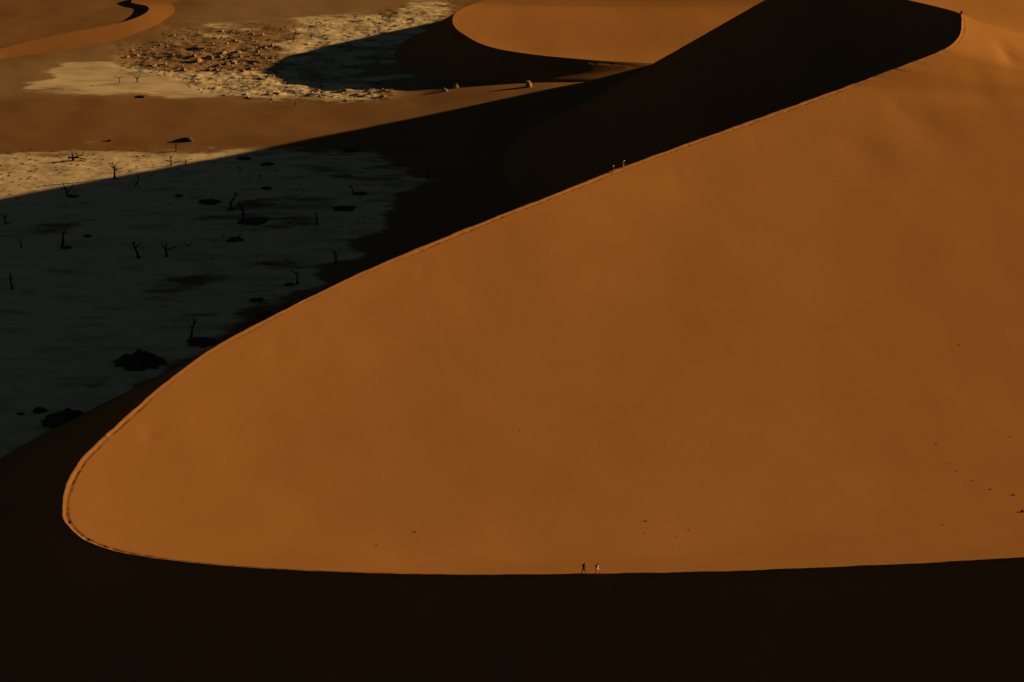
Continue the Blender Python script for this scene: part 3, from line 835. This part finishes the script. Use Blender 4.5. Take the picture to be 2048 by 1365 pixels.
# ------------------------------------------------------------------ tufts on the sunlit dune
Gf = G.reshape(-1, 3); GPX, GPY = project(Gf)
def on_dune(px, py):
    i = int(((GPX - px) ** 2 + (GPY - py) ** 2).argmin()); return Gf[i]
def surf(x, y):
    i = int(((Gf[:, 0] - x) ** 2 + (Gf[:, 1] - y) ** 2).argmin()); return Gf[i]

def tuft(px, py, wpx, label):
    p = on_dune(px, py); k = F / (p[1] * cT + (HC - p[2]) * sT)
    w = .85 * wpx / k
    o = empty('grass_tuft', p); tag(o, label, 'grass', 'dark tufts on the sunlit dune')
    sd = int(px + py)
    obj('clump', mound_mesh(w, w, w * .45, sd, 12, .4), M_STONE, o)
    obj('blades', twig_mesh(w, w, w * .4, 26, sd, ln=w * .6, thick=.012), M_SHRUB, o)['kind'] = 'stuff'
for a in [(1289, 1051, 5, 'dark tuft upper left of the small tuft group above the near walkers'), (1378, 1054, 4, 'dark tuft at right of the small tuft group above the near walkers'),
          (1355, 1069, 3, 'faint tuft in the middle of the small tuft group'), (1347, 1091, 3, 'lowest tuft of the small tuft group above the near crest'),
          (1290, 1073, 3, 'faint lower left tuft of the small tuft group'), (1840, 903, 3, 'lone dark tuft on the lit face, right of centre'),
          (1989, 890, 3, 'faint tuft near the right edge, above the scoured patch'), (1957, 938, 3, 'small tuft within the scoured patch at right'),
          (1993, 946, 4, 'tuft right of the scoured patch'), (2033, 962, 6, 'dark tuft close to the right picture edge'), (2045, 1016, 10, 'largest dark tuft cut by the right picture edge'),
          (1908, 922, 3, 'left tuft of the scoured patch at right'), (1929, 924, 3, 'middle tuft of the scoured patch at right'), (1885, 1047, 4, 'faint tuft low on the lit face at right'),
          (834, 1054, 5, 'small tuft end of a sand scar in the lower left of the face'), (755, 1088, 4, 'small tuft low on the face above the near crest, left'),
          (1883, 668, 3, 'lone speck-like tuft high on the right of the face'), (1050, 870, 2, 'tiny lone tuft in the middle of the face')]:
    tuft(*a)

# ------------------------------------------------------------------ people
def mat_cloth(name, col):
    return mat_plain(name, col, 0.9, 0.12, 9.0)
M_SKIN = mat_plain('skin', (0.40, 0.22, 0.14), 0.7, 0.08, 8.0)
M_HAIR = mat_plain('dark_hair', (0.02, 0.014, 0.010), 0.7, 0.2, 20.0)
CL = {'teal': mat_cloth('dark_teal_cloth', (0.02, 0.06, 0.06)), 'black': mat_cloth('black_cloth', (0.015, 0.013, 0.013)), 'white': mat_cloth('white_cloth', (0.75, 0.70, 0.68)),
      'grey': mat_cloth('grey_cloth', (0.22, 0.24, 0.22)), 'plum': mat_cloth('plum_cloth', (0.09, 0.025, 0.04)), 'maroon': mat_cloth('maroon_cloth', (0.10, 0.02, 0.015)), 'khaki': mat_cloth('khaki_cloth', (0.35, 0.27, 0.18))}

def skinned(name, nodes, edges, mat, parent, sub=1, root=0):
    me = bpy.data.meshes.new(name)
    keys = list(nodes); idx = {k: i for i, k in enumerate(keys)}
    me.from_pydata([nodes[k][0] for k in keys], [(idx[a], idx[b]) for a, b in edges], [])
    o = obj(name, me, mat, parent)
    md = o.modifiers.new('Skin', 'SKIN'); md.use_smooth_shade = True
    sv = me.skin_vertices[0].data
    for k in keys:
        r = nodes[k][1]
        sv[idx[k]].radius = (r, r) if not isinstance(r, tuple) else r
        sv[idx[k]].use_root = False
    sv[root].use_root = True
    ss = o.modifiers.new('Subdivision', 'SUBSURF'); ss.levels = sub; ss.render_levels = sub
    return o

def person(loc, rz, label, top, bottom, hat=None, pack=None, sitting=False, stride=0.28, lean=0.10, arms='swing', bare_legs=False, pole=False, scale=1.0):
    """x is forward, z up; feet at z = 0"""
    root = empty('person', loc, rz); root.scale = (scale,) * 3
    tag(root, label, 'person', 'walkers on the dune crests')
    J = {}
    if not sitting:
        hip = .93; L_ = lean
        J['pelvis'] = ((0, 0, hip), .125); J['waist'] = ((L_ * .35, 0, 1.10), .118); J['chest'] = ((L_ * .8, 0, 1.32), (.15, .125)); J['neck'] = ((L_ * 1.15, 0, 1.48), .058)
        J['head'] = ((L_ * 1.4 + .02, 0, 1.60), .09); J['crown'] = ((L_ * 1.45, 0, 1.71), .075); J['nose'] = ((L_ * 1.4 + .125, 0, 1.60), .018)
        for s_, f in ((1, 1), (-1, -1)):
            n_ = 'l' if s_ > 0 else 'r'
            J['hip' + n_] = ((0, .09 * s_, hip - .05), .10)
            J['knee' + n_] = ((f * stride * .62 + (.05 if f < 0 else .04), .095 * s_, .50), .065)
            J['ankle' + n_] = ((f * stride, .095 * s_, .09 if f > 0 else .13), .042)
            J['toe' + n_] = ((f * stride + .18, .11 * s_, .035 if f > 0 else .03), .032)
    else:
        J['pelvis'] = ((0, 0, .16), .14); J['waist'] = ((.03, 0, .34), .13); J['chest'] = ((.10, 0, .56), (.16, .13)); J['neck'] = ((.16, 0, .72), .06)
        J['head'] = ((.21, 0, .83), .09); J['crown'] = ((.21, 0, .93), .075); J['nose'] = ((.32, 0, .82), .018)
        for s_ in (1, -1):
            n_ = 'l' if s_ > 0 else 'r'
            J['hip' + n_] = ((.03, .1 * s_, .15), .11); J['knee' + n_] = ((.38, .16 * s_, .48), .07); J['ankle' + n_] = ((.48, .15 * s_, .09), .045); J['toe' + n_] = ((.66, .17 * s_, .04), .034)
    cx, cz = J['chest'][0][0], J['chest'][0][2]
    E = [('pelvis', 'waist'), ('waist', 'chest'), ('chest', 'neck'), ('neck', 'head'), ('head', 'crown'), ('head', 'nose')]
    for s_, n_ in ((1, 'l'), (-1, 'r')):
        f = -s_
        E += [('pelvis', 'hip' + n_), ('hip' + n_, 'knee' + n_), ('knee' + n_, 'ankle' + n_), ('ankle' + n_, 'toe' + n_), ('chest', 'sh' + n_), ('sh' + n_, 'el' + n_), ('el' + n_, 'wr' + n_), ('wr' + n_, 'palm' + n_)]
        J['sh' + n_] = ((cx, .19 * s_, cz + .08), .066)
        if sitting:
            J['el' + n_] = ((cx + .14, .24 * s_, cz - .16), .045); J['wr' + n_] = ((cx + .32, .10 * s_, cz - .14), .032)
        elif arms == 'raised' and s_ > 0:
            J['el' + n_] = ((cx - .20, .30, cz - .12), .045); J['wr' + n_] = ((cx - .30, .22, cz + .08), .032)
        elif arms == 'pole' and s_ < 0:
            J['el' + n_] = ((cx + .05, -.24, cz - .20), .045); J['wr' + n_] = ((cx + .26, -.24, cz - .26), .032)
        else:
            J['el' + n_] = ((cx + f * .10 - .03, .24 * s_, cz - .20), .045); J['wr' + n_] = ((cx + f * .20 + .06, .23 * s_, cz - .42), .032)
        e, w = Vector(J['el' + n_][0]), Vector(J['wr' + n_][0]); d = (w - e).normalized()
        pv = w + d * .08
        J['palm' + n_] = (tuple(pv), .036)
        side = d.cross(Vector((0, 1, 0))).normalized()
        for q, (off, ln) in enumerate(((-.03, .06), (-.01, .075), (.01, .07), (.03, .055))):
            a_ = pv + side * off + d * .03; b_ = a_ + d * ln + Vector((0, -s_ * .02, 0))
            J['f%d%s' % (q, n_)] = (tuple(b_), .010); E.append(('palm' + n_, 'f%d%s' % (q, n_)))
        J['th' + n_] = (tuple(w + d * .05 + side * -.06), .011); E.append(('wr' + n_, 'th' + n_))
    skinned('body', J, E, M_SKIN, root)
    g = lambda k, r: (J[k][0], r)
    lerp3 = lambda a, b, f: tuple(Vector(J[a][0]).lerp(Vector(J[b][0]), f))
    T = {'waist': g('waist', .150), 'hem': ((J['pelvis'][0][0], 0, J['pelvis'][0][2] + .02), .150), 'chest': g('chest', (.178, .148)), 'collar': (lerp3('chest', 'neck', .55), .085)}
    TE = [('hem', 'waist'), ('waist', 'chest'), ('chest', 'collar')]
    for n_ in 'lr':
        T['s' + n_] = g('sh' + n_, .085); T['e' + n_] = g('el' + n_, .062); T['c' + n_] = (lerp3('el' + n_, 'wr' + n_, .8), .048)
        TE += [('chest', 's' + n_), ('s' + n_, 'e' + n_), ('e' + n_, 'c' + n_)]
    skinned('shirt', T, TE, top, root)
    B = {'pelvis': g('pelvis', .150)}; BE = []
    for n_ in 'lr':
        B['h' + n_] = g('hip' + n_, .118)
        if bare_legs:
            B['k' + n_] = (lerp3('hip' + n_, 'knee' + n_, .75), .098); BE += [('pelvis', 'h' + n_), ('h' + n_, 'k' + n_)]
        else:
            B['k' + n_] = g('knee' + n_, .085); B['a' + n_] = (lerp3('knee' + n_, 'ankle' + n_, .9), .066)
            BE += [('pelvis', 'h' + n_), ('h' + n_, 'k' + n_), ('k' + n_, 'a' + n_)]
    skinned('shorts' if bare_legs else 'trousers', B, BE, bottom, root)
    for n_ in 'lr':
        a_, t_ = Vector(J['ankle' + n_][0]), Vector(J['toe' + n_][0])
        skinned('shoe', {'a': (tuple(a_ + Vector((-.03, 0, -.02))), .052), 'm': (tuple(a_.lerp(t_, .55) + Vector((0, 0, .0))), .046), 't': (tuple(t_ + Vector((.03, 0, .005))), .038)}, [('a', 'm'), ('m', 't')], CL['black'], root)
    hd, cr = Vector(J['head'][0]), Vector(J['crown'][0])
    if hat is not None:
        bm = bmesh.new(); prof_ = [(.19, -.01), (.185, .012), (.105, .02), (.10, .09), (.07, .12), (0.01, .13)]
        rings = [[bm.verts.new((r * math.cos(k * .5236), r * math.sin(k * .5236), z)) for k in range(12)] for r, z in prof_]
        for r0, r1 in zip(rings, rings[1:]):
            for k in range(12): bm.faces.new((r0[k], r0[(k + 1) % 12], r1[(k + 1) % 12], r1[k]))
        bm.faces.new(rings[-1]); bm.faces.new(rings[0][::-1])
        obj('hat', bm_mesh('hat', bm), hat, root, hd + Vector((-.01, 0, .07)))
    else:
        skinned('hair', {'a': (tuple(cr + Vector((-.01, 0, .005))), .098), 'b': (tuple(hd + Vector((-.05, 0, .0))), .085)}, [('a', 'b')], M_HAIR, root)
    if pack is not None:
        ch = Vector(J['chest'][0])
        skinned('backpack', {'a': (tuple(ch + Vector((-.25, 0, -.24))), (.15, .12)), 'b': (tuple(ch + Vector((-.24, 0, -.02))), (.16, .12)), 'c': (tuple(ch + Vector((-.19, 0, .16))), (.12, .09))}, [('a', 'b'), ('b', 'c')], pack, root)
    if pole:
        bm = bmesh.new(); w = Vector(J['palmr'][0]); tube(bm, [w + Vector((-.06, 0, .12)), w, w + Vector((.22, 0, -w.z + .01))], [.016, .014, .010], 6)
        tag(obj('walking_pole', bm_mesh('walking_pole', bm), CL['grey'], root), 'grey walking pole held in the right hand')
    return root

def crest_at(P, px):
    x_, y_ = project(P); i = int(np.abs(x_ - px).argmin()); return i
def place(P, px, inward):
    i = crest_at(P, px); a, b = P[max(i - 6, 0)], P[min(i + 6, len(P) - 1)]
    d = (b - a)[:2] / np.linalg.norm((b - a)[:2])
    nr_ = np.array([-d[1], d[0]])
    c = P[i].copy(); c[:2] += nr_ * inward
    q = surf(c[0], c[1]); c[2] = q[2]
    return c, math.atan2(d[1], d[0])
c, r = place(N, 1166, 0.12)
person(c, r, 'walker in dark teal with a pack and grey pole on the near crest', CL['teal'], CL['black'], None, CL['black'], stride=.26, lean=.16, arms='pole', pole=True, scale=1.03)
c, r = place(N, 1194, 0.12)
person(c, r, 'walker in white top and shorts with bent arm on the near crest', CL['white'], CL['white'], None, CL['black'], stride=.24, lean=.10, arms='raised', bare_legs=True, scale=.97)
c, r = place(U, 1221, -0.55)
person(c, r, 'walker in plum and maroon with pale hat, lower of two on the far crest', CL['plum'], CL['maroon'], CL['white'], None, stride=.2, lean=.12, scale=1.0)
c, r = place(U, 1244, -0.30)
person(c, r, 'walker in black with white hat and pale legs, higher of two on the far crest', CL['black'], CL['khaki'], CL['white'], CL['white'], stride=.26, lean=.16, scale=1.0)
c = U[-1].copy(); c[0] += 0.1; c[2] -= 0.05
person(c, math.radians(-100), 'dark figure sitting hunched on the very top of the crest', CL['black'], CL['black'], None, CL['black'], sitting=True, scale=1.15)
